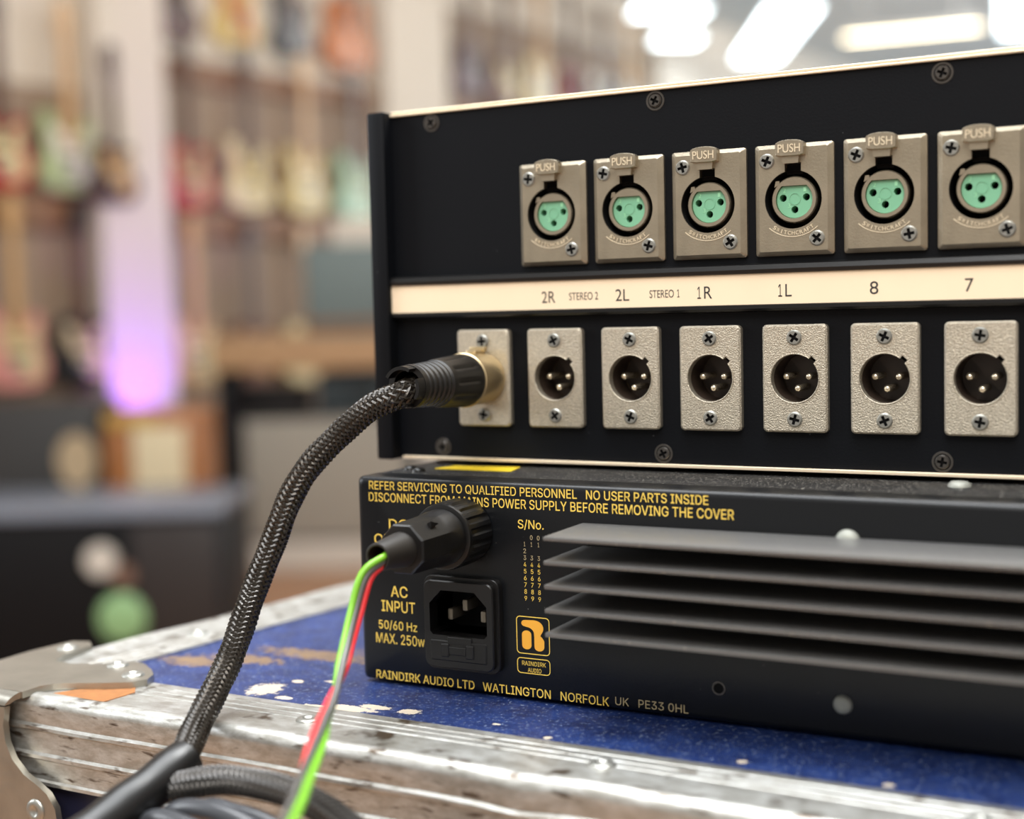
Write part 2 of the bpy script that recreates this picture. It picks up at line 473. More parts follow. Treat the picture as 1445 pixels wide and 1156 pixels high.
# corner brace
ctop = [(-143, -96), (-106, -97), (-106, -90), (-104, -86.5), (-98, -83), (-90, -79.8), (-83.5, -76), (-81, -71.5), (-83, -66.5), (-88, -62), (-95, -57.5), (-100, -56.5), (-104, -59.5), (-110, -64), (-118, -66.5), (-125, -66), (-128, -60), (-129, -46), (-134, -42), (-140, -44), (-143, -60)]
b = B()
b.prism(ctop, lambda p: (p[0], p[1], 0.9), lambda p: (p[0], p[1], 2.9))
cfr = [(-143, -1.5), (-110.5, -1.5), (-111.5, -7), (-111, -12), (-108.5, -17), (-104, -21), (-99, -23.3), (-95, -25.6), (-92, -29.5), (-91, -36), (-93, -44), (-99, -50), (-143, -52)]
b.prism(cfr, lambda p: (p[0], -97.8, p[1]), lambda p: (p[0], -99.9, p[1]))
rings = []
for x0, x1 in ((-143, -143), (-106, -110.5)):
    ring = []
    for k in range(9):
        a = math.radians(90*k/8); ring.append((x0+(x1-x0)*k/8, -95.9-4*math.sin(a), -1.1+4*math.cos(a)))
    for k in range(8, -1, -1):
        a = math.radians(90*k/8); ring.append((x0+(x1-x0)*k/8, -95.9-2*math.sin(a), -1.1+2*math.cos(a)))
    rings.append(ring)
b.rings(rings, cap0=True, cap1=True)
corner = put('corner_brace', b.mesh('corner_brace', STEEL), case, label='steel corner brace with rounded lobes')
def rivet_mesh():
    b = B(); b.lathe([(0, 3.5), (0.35, 3.4), (0.7, 2.8), (0.8, 1.9), (0.65, 1.5), (0.3, 1.2), (0.2, 0.01)], axis='z', seg=28)
    return b.mesh('rivet', ZINC, 60)
RIV = rivet_mesh()
for x, y, z in ((-101.5, -62.5, 2.9), (-88.5, -69.5, 2.9), (-134, -52, 2.9)): put('rivet', RIV, corner, mm(x, y, z))
put('rivet', RIV, corner, mm(-99.8, -99.9, -31.2), rot=(PI/2, 0, 0))
for x in (-14.5, 74.6, 163, 252): put('rivet', RIV, case, mm(x, fy(x)-11.5, 0.8))
for y in (-12, 76, 164): put('rivet', RIV, case, mm(lx(y)-13, y, 0.8))

# ================================================================== POWER SUPPLY
psu = thing('power_supply', 'black rack power supply with finned back standing on blue flight case', 'power supply', (0.15, 0.05, 0.0008))
PXL, PXR = -24.6, 412.0
ix0, ix1, iz0, iz1 = 0.9, 23.9, 8.6, 34.2
ox0, ox1, oz0, oz1 = ix0+2.0, ix1-2.0, 18.2, 31.4
ch = 4.0
inlet_hole = [(ox0, oz0+1), (ox0+1, oz0), (ox1-1, oz0), (ox1, oz0+1), (ox1, oz1-ch), (ox1-ch, oz1), (ox0+ch, oz1), (ox0, oz1-ch)]
b = B()
rr_ = [(rrect(PXL+2-2*math.sin(a), PXR-2+2*math.sin(a), 2.9-2*math.sin(a), 61+2*math.sin(a), 1.6), -37-2*math.cos(a)) for a in (0, 0.4, 0.8, 1.2, PI/2)]
b.plate(rr_[0][0], rr_[1][0], [inlet_hole], rr_[0][1], rr_[1][1], rr_[1][1], hb=-29)
b.rings([[(x, y, z) for x, z in o] for o, y in rr_[1:]] + [[(x, -28.4, z) for x, z in rr_[-1][0]]], cap1=True)
bmesh.ops.remove_doubles(b.bm, verts=b.bm.verts[:], dist=1e-4)
put('front_panel', b.mesh('front_panel', PSUBLK, 40), psu)
b = B(); b.box(PXL+0.4, PXR-0.4, -27.9, 190, 0.9, 62.7, 0.5, 1)
put('chassis_cover', b.mesh('chassis_cover', DUSTY), psu)
# heat sink: a base with five fins
b = B(); b.box(52, 398, -39.5, -38.8, 25.5, 52, 0.2, 1)
hs = put('heat_sink', b.mesh('heat_sink', PSUBLK), psu)
for i in range(5):
    z = 52.2-6.37*i
    b = B(); b.box(50.7, 400, -63.9, -39.2, z-0.55, z+0.55, 0.18, 2)
    put('fin', b.mesh('fin', FINM), hs)
# printing
Y1 = -39.02
def pt(nm, body, x0, x1, zc, h, m=GOLD, bold=0.004, y=Y1, lab=None):
    return put('lettering', text_mesh(nm, body, x0, x1, zc, h, y, m, bold, font=SANS), psu, label=lab)
pt('lettering', 'REFER SERVICING TO QUALIFIED PERSONNEL   NO USER PARTS INSIDE', -19.9, 87.3, 60.45, 2.75, lab='gold servicing warning, upper line')
pt('lettering', 'DISCONNECT FROM MAINS POWER SUPPLY BEFORE REMOVING THE COVER', -20.1, 94.3, 57.0, 2.75, lab='gold servicing warning, lower line')
pt('lettering', 'S/No.', 30.3, 38.5, 51.2, 3.0)
for r in range(10):
    for cx, skip in ((32.3, (0,)), (34.5, (2,)), (36.7, (2,))):
        if r in skip: continue
        x = cx
        wd = 0.8 if r != 1 else 0.45
        pt('lettering', str(r), x-wd/2, x+wd/2, 47.6-1.945*r, 1.3, m=PALEGOLD if r < 4 else GOLD, bold=0.0)
pt('lettering', 'DC', -13.2, -6.6, 49.0, 3.2)
pt('lettering', 'OUTPUT', -18.6, 0.8, 44.3, 3.2)
pt('lettering', 'AC', -13.3, -7.4, 28.7, 3.4)
pt('lettering', 'INPUT', -16.8, -4.9, 24.1, 3.4)
pt('lettering', '50/60 Hz', -18.0, -4.4, 18.2, 3.1)
pt('lettering', 'MAX. 250w', -19.1, -1.9, 14.2, 3.1)
pt('lettering', 'RAINDIRK AUDIO LTD   WATLINGTON   NORFOLK', -19.4, 57.5, 2.95, 2.6, lab='gold maker address')
pt('lettering', 'UK   PE33 0HL', 59.4, 80.8, 3.5, 2.3, m=PALEGOLD, bold=0.0, lab='paler end of the address')
pt('lettering', 'RAINDIRK', 30.6, 38.2, 11.3, 1.25, bold=0.0)
pt('lettering', 'AUDIO', 32.4, 36.7, 9.4, 1.25, bold=0.0)
def outline(x0, x1, z0, z1, r, wdt):
    b = B(); o = rrect(x0, x1, z0, z1, r); i = rrect(x0+wdt, x1-wdt, z0+wdt, z1-wdt, r-wdt)
    b.rings([[(x, Y1, z) for x, z in o], [(x, Y1-0.03, z) for x, z in o], [(x, Y1-0.03, z) for x, z in i], [(x, Y1, z) for x, z in i]])
    return b.mesh('badge_outline', GOLD)
badge = put('badge', outline(29.0, 39.6, 14.0, 24.9, 1.2, 0.25), psu, label='outlined maker badge')
put('badge_outline', outline(29.0, 39.6, 8.3, 12.9, 1.2, 0.25), badge)
def mp(pts): return [(29.0+(x-1060)/340*10.6, 24.9-(y-480-(x-1060)*0.04)/440*10.9) for x, y in pts]
def arc(cx, cy, r, a0, a1, n=10): return [(cx+r*math.cos(math.radians(a0+(a1-a0)*k/n)), cy+r*math.sin(math.radians(a0+(a1-a0)*k/n))) for k in range(n+1)]
bigR = arc(1150, 565, 37, 90, 270, 10) + [(1235, 526)] + arc(1245, 620, 92, -85, 28, 12) + [(1312, 690), (1306, 708), (1325, 728)] + arc(1294, 775, 50, -42, 0, 4) + arc(1293, 835, 50, 0, 180, 12) + [(1243, 720)] + arc(1160, 690, 82, -8, -88, 8)
capsule = arc(1165, 697, 48, 180, 360, 12) + arc(1165, 822, 48, 0, 180, 12)
for poly in (bigR, capsule):
    b = B(); b.prism(mp(poly), lambda p: (p[0], Y1, p[1]), lambda p: (p[0], Y1-0.03, p[1]))
    put('badge_emblem', b.mesh('badge_emblem', ORANGE), badge, label='orange emblem stroke')
b = B(); b.prism([(-12.3, -13.4), (14.9, -13.4), (12.4, -2.4), (-10.1, -4.6)], lambda p: (p[0], p[1], 62.6), lambda p: (p[0], p[1], 62.85))
put('warning_sticker', b.mesh('warning_sticker', YELLOW), psu, label='yellow sticker on the top')
# screws and holes
b = B(); b.lathe([(0.0, 2.5), (-0.5, 2.4), (-1.0, 1.8), (-1.2, 0.9), (-1.0, 0.4), (-1.0, 0.01)], (122.6, -39, 9.7), seg=24)
put('screw', b.mesh('dome_screw', FROST, 60), psu, label='bright screw low on the panel')
b = B(); b.lathe([(0.0, 3.2), (-0.7, 3.1), (-1.5, 2.4), (-1.9, 1.0), (-1.95, 0.01)], (124.1, -39, 51.6), seg=24)
put('screw', b.mesh('dome_screw', FROST, 60), psu, label='silver dome screw above the fins')
b = B(); b.lathe([(0, 1.9), (-0.25, 1.85), (-0.25, 1.45), (0.02, 1.4)], (89.5, -39, 10.3), seg=24)
hr = put('screw_hole', b.mesh('screw_hole_rim', BLKSCREW), psu, label='empty threaded hole')
b = B(); b.lathe([(-0.05, 1.45), (-0.06, 0.01)], (89.5, -39, 10.3), seg=24); put('hole', b.mesh('hole', DARK), hr)  # flat dark disc painted for the shade inside the hole
b = B(); b.lathe([(62.6, 3.0), (63.3, 2.9), (64.0, 2.2), (64.3, 0.01)], (146, -9, 0), axis='z', seg=24)
put('screw', b.mesh('cover_screw', FROST, 60), psu, label='silver screw on the cover')
for x, y in ((-19, -17), (-13.5, -21)):
    b = B(); b.lathe([(62.6, 2.2), (63.4, 2.1), (63.9, 1.4), (64, 0.01)], (x, y, 0), axis='z', seg=20)
    put('screw', b.mesh('cover_screw', GLOSSBLK, 60), psu, label='black cover screw')
# mains inlet with fuse drawer
b = B()
hole = inlet_hole
b.plate(rrect(ix0+0.3, ix1-0.3, iz0+0.3, iz1-0.3, 2.2), rrect(ix0, ix1, iz0, iz1, 2.4), [hole], -43.6, -43.2, -41.6, hb=-30)
b.rings([[(x, -41.6, z) for x, z in rrect(ix0-0.8, ix1+0.8, iz0-0.8, iz1+0.8, 2.6)], [(x, -41.3, z) for x, z in rrect(ix0-1, ix1+1, iz0-1, iz1+1, 2.8)], [(x, -39.05, z) for x, z in rrect(ix0-1, ix1+1, iz0-1, iz1+1, 2.8)]], cap0=False)
b.rings([[(x, -41.6, z) for x, z in rrect(ix0, ix1, iz0, iz1, 2.4)], [(x, -41.6, z) for x, z in rrect(ix0-0.8, ix1+0.8, iz0-0.8, iz1+0.8, 2.6)]])
inlet = put('mains_inlet', b.mesh('mains_inlet', SOFTBLK, 30), psu, label='black mains inlet with three pins')
b = B(); b.bm.faces.new([b.v((x, -30, z)) for x, z in hole]); put('recess', b.mesh('recess', DARK), inlet)
for px, pz in ((7.6, 23.6), (12.6, 26.6), (18.6, 23.6)):
    b = B(); b.box(px-0.9, px+0.9, -39.8, -30, pz-1.7, pz+1.7, 0.5, 2); put('pin', b.mesh('pin', mat('dull_pin', (120, 112, 100), 0.4, 0.8)), inlet, label='metal mains pin')
b = B(); b.box(ix0+2.2, ix1-2.2, -44.0, -43.3, iz0+2.2, iz0+8.2, 0.3, 1); b.box(ix0+8, ix1-7, -44.1, -43.3, iz0+7.2, iz0+9.4, 0.2, 1)
fdw = put('fuse_drawer', b.mesh('fuse_drawer', SOFTBLK), inlet)
b = B(); b.box(ix0+6, ix0+8.6, -44.5, -43.9, iz0+3.4, iz0+7.4, 0.3, 1); b.box(ix1-8.8, ix1-6.2, -44.5, -43.9, iz0+3.4, iz0+7.4, 0.3, 1)
b.box(ix0+8.6, ix1-8.8, -44.4, -43.9, iz0+4.2, iz0+6.6, 0.2, 1)
sym = b.mesh('fuse_symbol', SOFTBLK)
put('fuse_symbol', sym, inlet)
for x in (-10, 395):
    b = B(); b.lathe([(0, 6), (1.0, 6)], (x, 20, 0), axis='z', seg=20, cap0=True, cap1=True); put('foot', b.mesh('foot', RUBBER), psu)

# ================================================================== UPPER UNIT
UX0, UX1 = -39.4, 425.0
SP = 25.046
FZ, MZ = 140.69, 90.67
unit = thing('audio_rack_unit', 'black rack unit with two rows of metal audio sockets, atop the power supply', 'audio unit', (0.15, 0.1, 0.064))
NRM = 7
fem = [(k*SP, FZ) for k in range(1, 7)]
mal = [(k*SP-0.09, MZ) for k in range(0, 7)]
b = B()
holes = [circle(x, z, 8.3, 32) for x, z in fem]
holes += [circle(x, z, 7.2, 32) for x, z in mal]
rect = [(-33, 64.6), (UX1-4, 64.6), (UX1-4, 175), (-33, 175)]
b.plate(rect, rect, holes, 0, 0, 2.0)
put('rear_panel', b.mesh('rear_panel', PANEL, 20), unit)
b = B(); b.box(UX0, UX1, -0.9, 260, 174.9, 175.6, 0.15, 1); b.box(UX0+6.5, UX1, -0.5, 260, 175.75, 176.5, 0.15, 1)
put('top_cover', b.mesh('top_cover', COVER), unit, label='bare metal top cover edge')
b = B(); b.box(-31.5, UX1-2, -1.6, 256, 64.1, 65.1, 0.15, 1)
put('bottom_cover', b.mesh('bottom_cover', COVER), unit, label='bright lip along the bottom')
b = B(); b.box(UX0, -33, -5, 260, 64.0, 176.3, 0.8, 2)
put('side_panel', b.mesh('side_panel', PANEL), unit)
b = B(); b.box(UX1-5, UX1, -5, 260, 64.0, 176.3, 0.8, 2)
put('side_panel', b.mesh('side_panel', PANEL), unit)
b = B(); b.box(UX0+5, UX1-4, 256, 259.5, 65, 175, 0.2, 1)
put('front_plate', b.mesh('front_plate', PANEL), unit)
for x in (-10, 395):
    b = B(); b.lathe([(62.75, 6), (64.3, 6)], (x, 30, 0), axis='z', seg=20, cap0=True, cap1=True); put('foot', b.mesh('foot', RUBBER), unit)
# label strip in a channel between the rows
b = B()
pr = [(0, 109.6), (-2.6, 109.9), (-3.4, 110.6), (-3.4, 111.6), (-2.6, 111.9), (-2.6, 120.3), (-3.6, 120.6), (-3.8, 121.6), (-3.2, 122.9), (-1.5, 123.4), (0, 123.5)]
b.rings([[(-36.5, y, z) for y, z in pr], [(UX1-4, y, z) for y, z in pr]], cap0=True, cap1=True)
strip = put('label_strip', b.mesh('label_strip', GLOSSBLK, 30), unit, label='cream label strip in a black channel')
b = B(); b.box(-36.0, UX1-6, -3.0, -2.55, 111.5, 120.4)
put('label_card', b.mesh('label_card', CREAMLBL), strip, label='cream paper strip')
def st(body, xc, wd, h, font=None): put('lettering', text_mesh('lettering', body, xc-wd/2, xc+wd/2, 115.5, h, -3.02, INK, 0.0, font=font), strip)
st('2R', 23.8, 4.6, 3.5); st('2L', 48.3, 4.4, 3.5)
st('1', 72.4, 1.1, 3.5, SANS); st('R', 75.1, 2.4, 3.5)
st('1', 96.4, 1.1, 3.5, SANS); st('L', 98.8, 1.8, 3.5)
st('8', 122.6, 2.3, 3.5); st('7', 147.5, 2.2, 3.5)
st('STEREO 2', 35.6, 9.6, 2.3); st('STEREO', 60.8, 7.6, 2.3); st('1', 66.0, 0.75, 2.3, SANS)
# panel screws in dimples
b = B(); b.lathe([(0, 2.9), (-0.15, 2.8), (-0.15, 2.3), (0.01, 2.15)], seg=28); WASH = b.mesh('washer', BLKSCREW, 40)
for x, z in ((-17.9, 172), (58.6, 171.9), (140.2, 171.7), (222, 171.7), (-16.9, 68.2), (59.4, 68.1), (140, 68.0), (222, 68)):
    wsh = put('panel_screw', WASH, unit, mm(x, 0, z))
    put('screw', BSCREW, wsh, mm(x, 0, z), rot=(0, random.uniform(0, 3), 0))

# ---- female sockets
def female_meshes():
    W, H = 22.36, 31.0; M = {}
    b = B()
    a0 = math.acos(2.3/8.1)
    hole = [(8.1*math.cos(a0-(2*PI-PI+2*a0)*k/40), 8.1*math.sin(a0-(2*PI-PI+2*a0)*k/40)) for k in range(41)] + [(-2.3, 10.2), (2.3, 10.2)]
    b.plate(rrect(-W/2+1.5, W/2-1.5, -H/2+1.2, H/2-1.2, 0.4), rrect(-W/2, W/2, -H/2, H/2, 0.8), [hole], -2.4, -1.0, 0, hb=0.2)
    M['plate'] = b.mesh('female_socket', NICKEL, 25)
    b = B(); b.lathe([(-1.9, 8.08), (11, 8.08), (11.2, 0.01)], seg=36)
    b.box(-2.3, 2.3, -0.2, 0.1, 7, 10.2)
    M['housing'] = b.mesh('housing', DARK, 40)
    def dshape(r, zc, n=30):
        a = math.asin(zc/r); return [(r*math.cos(PI-a+(PI+2*a)*k/n), r*math.sin(PI-a+(PI+2*a)*k/n)) for k in range(n+1)]
    b = B()
    b.plate(circle(0, 0, 6.2, 40), circle(0, 0, 6.5, 40), [dshape(5.25, 3.9)], -1.5, -1.1, 9, hb=1.0)
    b.prism([(-5.6, 3.6), (-5.2, 5.3), (-4.2, 5.4), (-4.0, 4.4)], lambda p: (p[0], -1.55, p[1]), lambda p: (p[0], 3, p[1]))
    M['barrel'] = b.mesh('barrel', NICKEL, 35)
    b = B()
    pins = [(-3.3, 0.6), (3.3, 0.6), (0, -2.75)]
    ds = dshape(5.2, 3.85)
    b.plate([(x*0.97, z*0.97) for x, z in ds], ds, [circle(x, z, 1.02, 16) for x, z in pins], -0.75, -0.6, 5, hb=4)
    b.rings([[(x, -0.75, z) for x, z in circle(0, 0.25, r, 24)] if q == 0 else [(x, -0.87, z) for x, z in circle(0, 0.25, r, 24)] for r, q in ((1.7, 0), (1.7, 1), (1.45, 1), (1.45, 0))])
    M['insert'] = b.mesh('insert', GREEN, 30)
    b = B()
    for x, z in pins: b.lathe([(3.4, 1.02), (3.5, 0.01)], (x, 0, z), seg=16)
    M['contacts'] = b.mesh('contact', DARK)
    b = B()
    cap = [(-4.0, 12.1), (-2.3, 11.8), (2.3, 11.8), (4.0, 12.1), (4.1, 15.2)] + [(4.1*math.cos(math.radians(a)), 15.2+1.15*math.sin(math.radians(a))) for a in range(20, 161, 20)] + [(-4.1, 15.2)]
    cap = [(x-0.3, z) for x, z in cap]
    b.plate([(x*0.95-0.015, 14+(z-14)*0.92) for x, z in cap], cap, [], -4.8, -4.5, -2.2, back=True)
    st_ = [(-2.5, 9.9), (1.9, 9.9), (2.2, 12.2), (-2.8, 12.2)]
    b.plate(st_, st_, [], -3.9, -3.9, -1.5, back=True)
    M['latch'] = b.mesh('latch', NICKEL, 30)
    M['push'] = text_mesh('push_lettering', 'PUSH', -3.5, 2.8, 13.95, 2.3, -4.8, EMBOSS, 0.0, 0.00018)
    # curved maker's name around the hole
    b = B(); word = 'SWITCHCRAFT'
    arcp = []
    for k in range(21):
        a = math.radians(-132+84*k/20); arcp.append((a))
    o_ = [(10.4*math.cos(a), 10.4*math.sin(a)) for a in arcp]; i_ = [(10.2*math.cos(a), 10.2*math.sin(a)) for a in arcp]
    b.rings([[(x, -2.4, z) for x, z in o_], [(x, -2.55, z) for x, z in o_], [(x, -2.55, z) for x, z in i_], [(x, -2.4, z) for x, z in i_]], close=False) if False else b.rings([[(o[0], -2.4, o[1]), (o[0], -2.55, o[1]), (i[0], -2.55, i[1]), (i[0], -2.4, i[1])] for o, i in zip(o_, i_)])
    for n_, chh in enumerate(word):
        me = text_mesh('t', chh, -0.42 if chh != 'I' else -0.1, 0.42 if chh != 'I' else 0.1, 0, 1.05, -2.4, None, 0.0, 0.00015)
        bm2 = bmesh.new(); bm2.from_mesh(me); D.meshes.remove(me)
        a = math.radians(-128+76*(n_+0.5)/len(word)); rr = 9.3
        rot = a+PI/2
        for vtx in bm2.verts:
            x, y, z = vtx.co*1000
            vtx.co = Vector((rr*math.cos(a)+x*math.cos(rot)-z*math.sin(rot), y, rr*math.sin(a)+x*math.sin(rot)+z*math.cos(rot)))
        tmp = D.meshes.new('t'); bm2.to_mesh(tmp); bm2.free(); b.bm.from_mesh(tmp); D.meshes.remove(tmp)
    M['maker'] = b.mesh('maker_lettering', EMBOSS, 30)
    # numbers moulded by the holes
    b = B()
    for ch_, x, z in (('2', -2.9, 2.7), ('1', 2.9, 2.7), ('3', -1.6, -1.6)):
        me = text_mesh('t', ch_, x-0.4, x+0.4, z, 1.2, -0.75, None, 0.0, 0.00008); b.bm.from_mesh(me) if False else None
        bm2 = bmesh.new(); bm2.from_mesh(me); bmesh.ops.scale(bm2, vec=(1000,)*3, verts=bm2.verts[:]); tmp = D.meshes.new('t'); bm2.to_mesh(tmp); b.bm.from_mesh(tmp); bm2.free(); D.meshes.remove(tmp); D.meshes.remove(me)
    M['num'] = b.mesh('contact_number', mat('pale_green_moulding', (150, 212, 172), 0.4), 30)
    return M
FM = female_meshes()
for k, (x, z) in zip(range(1, 7), fem):
    c = mm(x, 0, z)
    s_ = put('female_socket', FM['plate'], unit, c, label='female audio socket with push latch')
    put('housing', FM['housing'], s_, c); put('barrel', FM['barrel'], s_, c)
    put('insert', FM['insert'], s_, c, label='mint green insert'); put('contact', FM['contacts'], s_, c)
    put('latch', FM['latch'], s_, c); put('push_lettering', FM['push'], s_, c); put('maker_lettering', FM['maker'], s_, c)
    put('contact_number', FM['num'], s_, c)
    add_screw(s_, x-7.4, -2.35, z+10.9); add_screw(s_, x+6.7, -2.35, z-11.0)
# ---- male sockets
def male_meshes():
    W, H = 18.59, 30.5; M = {}
    b = B(); r = 6.79
    hole = []
    n = 44; a1, a2 = math.radians(38), math.radians(54)
    for k in range(n+1):
        a = a2+(2*PI-(a2-a1))*k/n; hole.append((r*math.cos(a), r*math.sin(a)))
    hole += [((r+1.2)*math.cos(a1+0.02), (r+1.2)*math.sin(a1+0.02)), ((r+1.2)*math.cos(a2-0.02), (r+1.2)*math.sin(a2-0.02))]
    b.plate(rrect(-W/2+0.5, W/2-0.5, -H/2+0.5, H/2-0.5, 0.9), rrect(-W/2, W/2, -H/2, H/2, 1.3), [hole], -2.4, -1.9, 0, hb=0.3)
    # fine raised rim around the opening
    aa = [a2+(2*PI-(a2-a1))*k/n for k in range(n+1)]
    b.rings([[(q*math.cos(a), y, q*math.sin(a)) for a in aa] for q, y in ((7.15, -2.4), (7.0, -2.6), (6.8, -2.45))], close=False)
    M['plate'] = b.mesh('male_socket', CAST, 25)
    b = B(); b.lathe([(0.2, 6.8), (11, 6.8)], seg=40)
    M['shell'] = b.mesh('shell', GOLDNI, 40)
    b = B(); b.lathe([(10.5, 6.8), (10.5, 0.01)], seg=40)
    half = [(6.6*math.cos(math.radians(a)), 6.6*math.sin(math.radians(a))) for a in range(-50, 131, 12)]
    b.prism(half, lambda p: (p[0], 8.6, p[1]), lambda p: (p[0], 10.5, p[1]))
    b.lathe([(0.25, 6.75), (10, 6.7)], seg=40)
    M['base'] = b.mesh('insulator', BROWNPL, 40)
    b = B(); b.lathe([(10.5, 1.02), (1.2, 1.02), (0.5, 0.9), (0.15, 0.55), (0.05, 0.01)], seg=20)
    M['pin'] = b.mesh('pin', BRIGHT, 60)
    return M
MM = male_meshes()
for k, (x, z) in enumerate(mal):
    c = mm(x, 0, z)
    s_ = put('male_socket', MM['plate'], unit, c, label='male audio socket')
    put('shell', MM['shell'], s_, c); put('insulator', MM['base'], s_, c)
    for px, pz in ((-3.25, 0.4), (3.25, 0.4), (0.05, -2.95)): put('pin', MM['pin'], s_, mm(x+px, 0, z+pz))
    add_screw(s_, x, -2.35, z+11.55); add_screw(s_, x, -2.35, z-11.55)

# ================================================================== CABLES
def braid(b, path, r, n=10, pitch=17.0, wdt=0.55, step=0.8, thick=0.36):
    fr = frames(path); L = step
    for dirn in (1, -1):
        for k in range(n):
            rings = []
            for i, (p, nn, bb) in enumerate(fr):
                s = i*L; a = dirn*2*PI*s/pitch + 2*PI*k/n
                rr = r + thick*0.8*math.cos(n*a + (0 if dirn > 0 else PI))
                t = (fr[min(i+1, len(fr)-1)][0]-fr[max(i-1, 0)][0]).normalized()
                rad = nn*math.cos(a)+bb*math.sin(a); tan = -nn*math.sin(a)+bb*math.cos(a)
                st_ = (t+tan*(dirn*2*PI*r/pitch)).normalized(); sd = st_.cross(rad)
                c = p+rad*rr
                rings.append([c-sd*wdt, c+rad*thick, c+sd*wdt])
            b.rings(rings, close=False)
cable = thing('audio_cable', 'thick black braided cable with its plug in the leftmost lower socket', 'cable', mm(-0.1, -10, 90.67))
AXX, AXZ = -0.1, MZ
b = B(); b.lathe([(-2.4, 7.7), (-2.6, 8.0), (-13.2, 8.0), (-13.6, 8.35), (-15.0, 8.45), (-15.4, 8.1), (-15.4, 7)], (AXX, 0, AXZ), seg=48)
shell = put('connector_shell', b.mesh('connector_shell', GOLDNI, 30), cable, label='gold-tinted nickel plug shell')
b = B(); b.box(-2.4, 1.4, -9.5, -3.2, AXZ+7.6, AXZ+9.0, 0.5, 2); b.box(-3.4, 2.2, -5.2, -3.4, AXZ+8.4, AXZ+10.0, 0.4, 2)
put('latch', b.mesh('latch', GOLDNI), shell)
def flute(a, h):
    f = max(0, math.cos(a*10))**3
    k = max(0, min(1, (-h-17)/2))*max(0, min(1, (31+h)/2))
    return 1-0.075*f*k
b = B()
pr = [(-15.4, 8.05), (-16.2, 8.15)] + [(-17-k, 8.1-0.06*k) for k in range(0, 15)] + [(-32, 7.1)]
for k in range(5):
    y = -32.6-2.5*k; r0 = 6.95-0.13*k
    pr += [(y, r0-0.55), (y-0.3, r0-0.6), (y-0.7, r0-0.1), (y-1.5, r0-0.1), (y-1.9, r0-0.6)]
pr += [(-45.2, 6.4), (-47.2, 6.3), (-47.2, 4.6), (-44, 4.4)]
b.lathe(pr, (AXX, 0, AXZ), seg=80, mod=flute)
boot = put('boot', b.mesh('boot', SOFTBLK, 30), cable, label='black fluted and ribbed plug boot')
# clamp teeth
b = B()
for a0, a1 in ((60, 150), (200, 290), (325, 385)):
    rings = []
    for k in range(9):
        a = math.radians(a0+(a1-a0)*k/8); ca, sa = math.cos(a), math.sin(a)
        rings.append([(AXX+5.0*ca, -46.5, AXZ+5.0*sa), (AXX+6.2*ca, -46.5, AXZ+6.2*sa), (AXX+6.0*ca, -50.5, AXZ+6.0*sa), (AXX+5.0*ca, -50.5, AXZ+5.0*sa)])
    b.rings(rings, cap0=True, cap1=True)
put('clamp', b.mesh('clamp', GLOSSBLK, 30), boot)
cp = [(-0.1, -42, 90.6), (-0.7, -50.0, 88.6), (-9.8, -52.2, 84.7), (-21.7, -53.3, 75.6), (-30.4, -55.2, 66.9), (-35.9, -57.8, 57.1), (-39.1, -61.6, 45.3), (-41.2, -68.7, 32.2), (-39.6, -81, 17.5), (-37.2, -91.5, 10.0), (-34.0, -103.0, 3.6), (-29.6, -112.5, 0.2), (-27.5, -118, -1.8), (-27.6, -124, -3.4)]
path = spline(cp, 0.8)
b = B(); braid(b, path, 3.45)
cb = put('braided_sleeve', b.mesh('braided_sleeve', BRAID, 60), cable)
b = B(); b.tube(path[::2], 3.25, 16); put('cable_core', b.mesh('cable_core', BRAIDCORE, 60), cb)
sl = spline([(-26.6, -116.5, -1.2), (-26.8, -120.5, -2.2), (-28.0, -130, -5.2), (-30.4, -141, -9.2), (-33, -153, -13.2), (-36, -168, -18)], 2)
b = B(); b.tube(sl, 5.2, 28, rad=lambda t: 5.7+0.2*math.sin(t*21))
put('heat_shrink', b.mesh('heat_shrink', RUBBER, 60), cable, label='smooth black heat shrink tube')

arcp = spline([(-31, -127, -6.5), (-21, -124.5, -4.2), (-13, -124, -2.2), (-5, -123.6, -1.0), (8.5, -124.1, -0.9), (19.6, -125.2, -2.4), (31, -127.4, -5.8), (41, -130, -11), (48, -134, -22), (50, -140, -40)], 0.8)
b = B(); braid(b, arcp, 3.2, n=9, pitch=15, wdt=0.55, thick=0.42)
loop = put('cable_loop', b.mesh('cable_loop', mat('dull_black_braid', (58, 56, 54), 0.3, 0.3, 0.5), 60)); tag(loop, 'black braided cable arching over the front edge of the flight case', 'cable')
b = B(); b.tube(arcp[::2], 2.9, 14); o = D.objects.new('cable_core', b.mesh('cable_core', BRAIDCORE, 60)); COL.objects.link(o); o.parent = loop
GREYC = mat('grey_black_cable_jacket', (58, 60, 64), 0.28, 0, 0.5)
coils = [[(-28, -133, -15), (-20, -136, -8.6), (-9, -138, -7.6), (2, -139, -10), (9, -140, -16), (12, -141, -30), (10, -142, -50)],
         [(-27, -131, -18), (-18, -131.5, -8.4), (-6, -132.2, -5.8), (7, -133, -7.6), (16, -134, -13), (22, -136, -24), (24, -138, -44)],
         [(-24, -141, -20), (-18, -143, -12.5), (-9, -144, -12.2), (-2, -145, -17), (2, -146, -30), (2, -147, -50)],
         [(-24, -127, -22), (-12, -128.4, -7.6), (0, -128.8, -6.4), (12, -129.5, -8), (22, -130.5, -13.5), (30, -132, -24), (34, -134, -44)]]
labs = ['smooth dark cable loop in front of the case, second innermost of four', 'smooth dark cable loop in front of the case, third from the inside', 'smallest dark cable loop at the bottom beside the heat shrink', 'smooth dark cable loop directly under the braided arch']
for c_, lb, rr in zip(coils, labs, (2.3, 2.5, 2.2, 2.0)):
    b = B(); b.tube(spline(c_, 1.5), rr, 16); o = put('coiled_cable', b.mesh('coiled_cable', GREYC, 60)); tag(o, lb, 'cable', 'cable loops before the case')

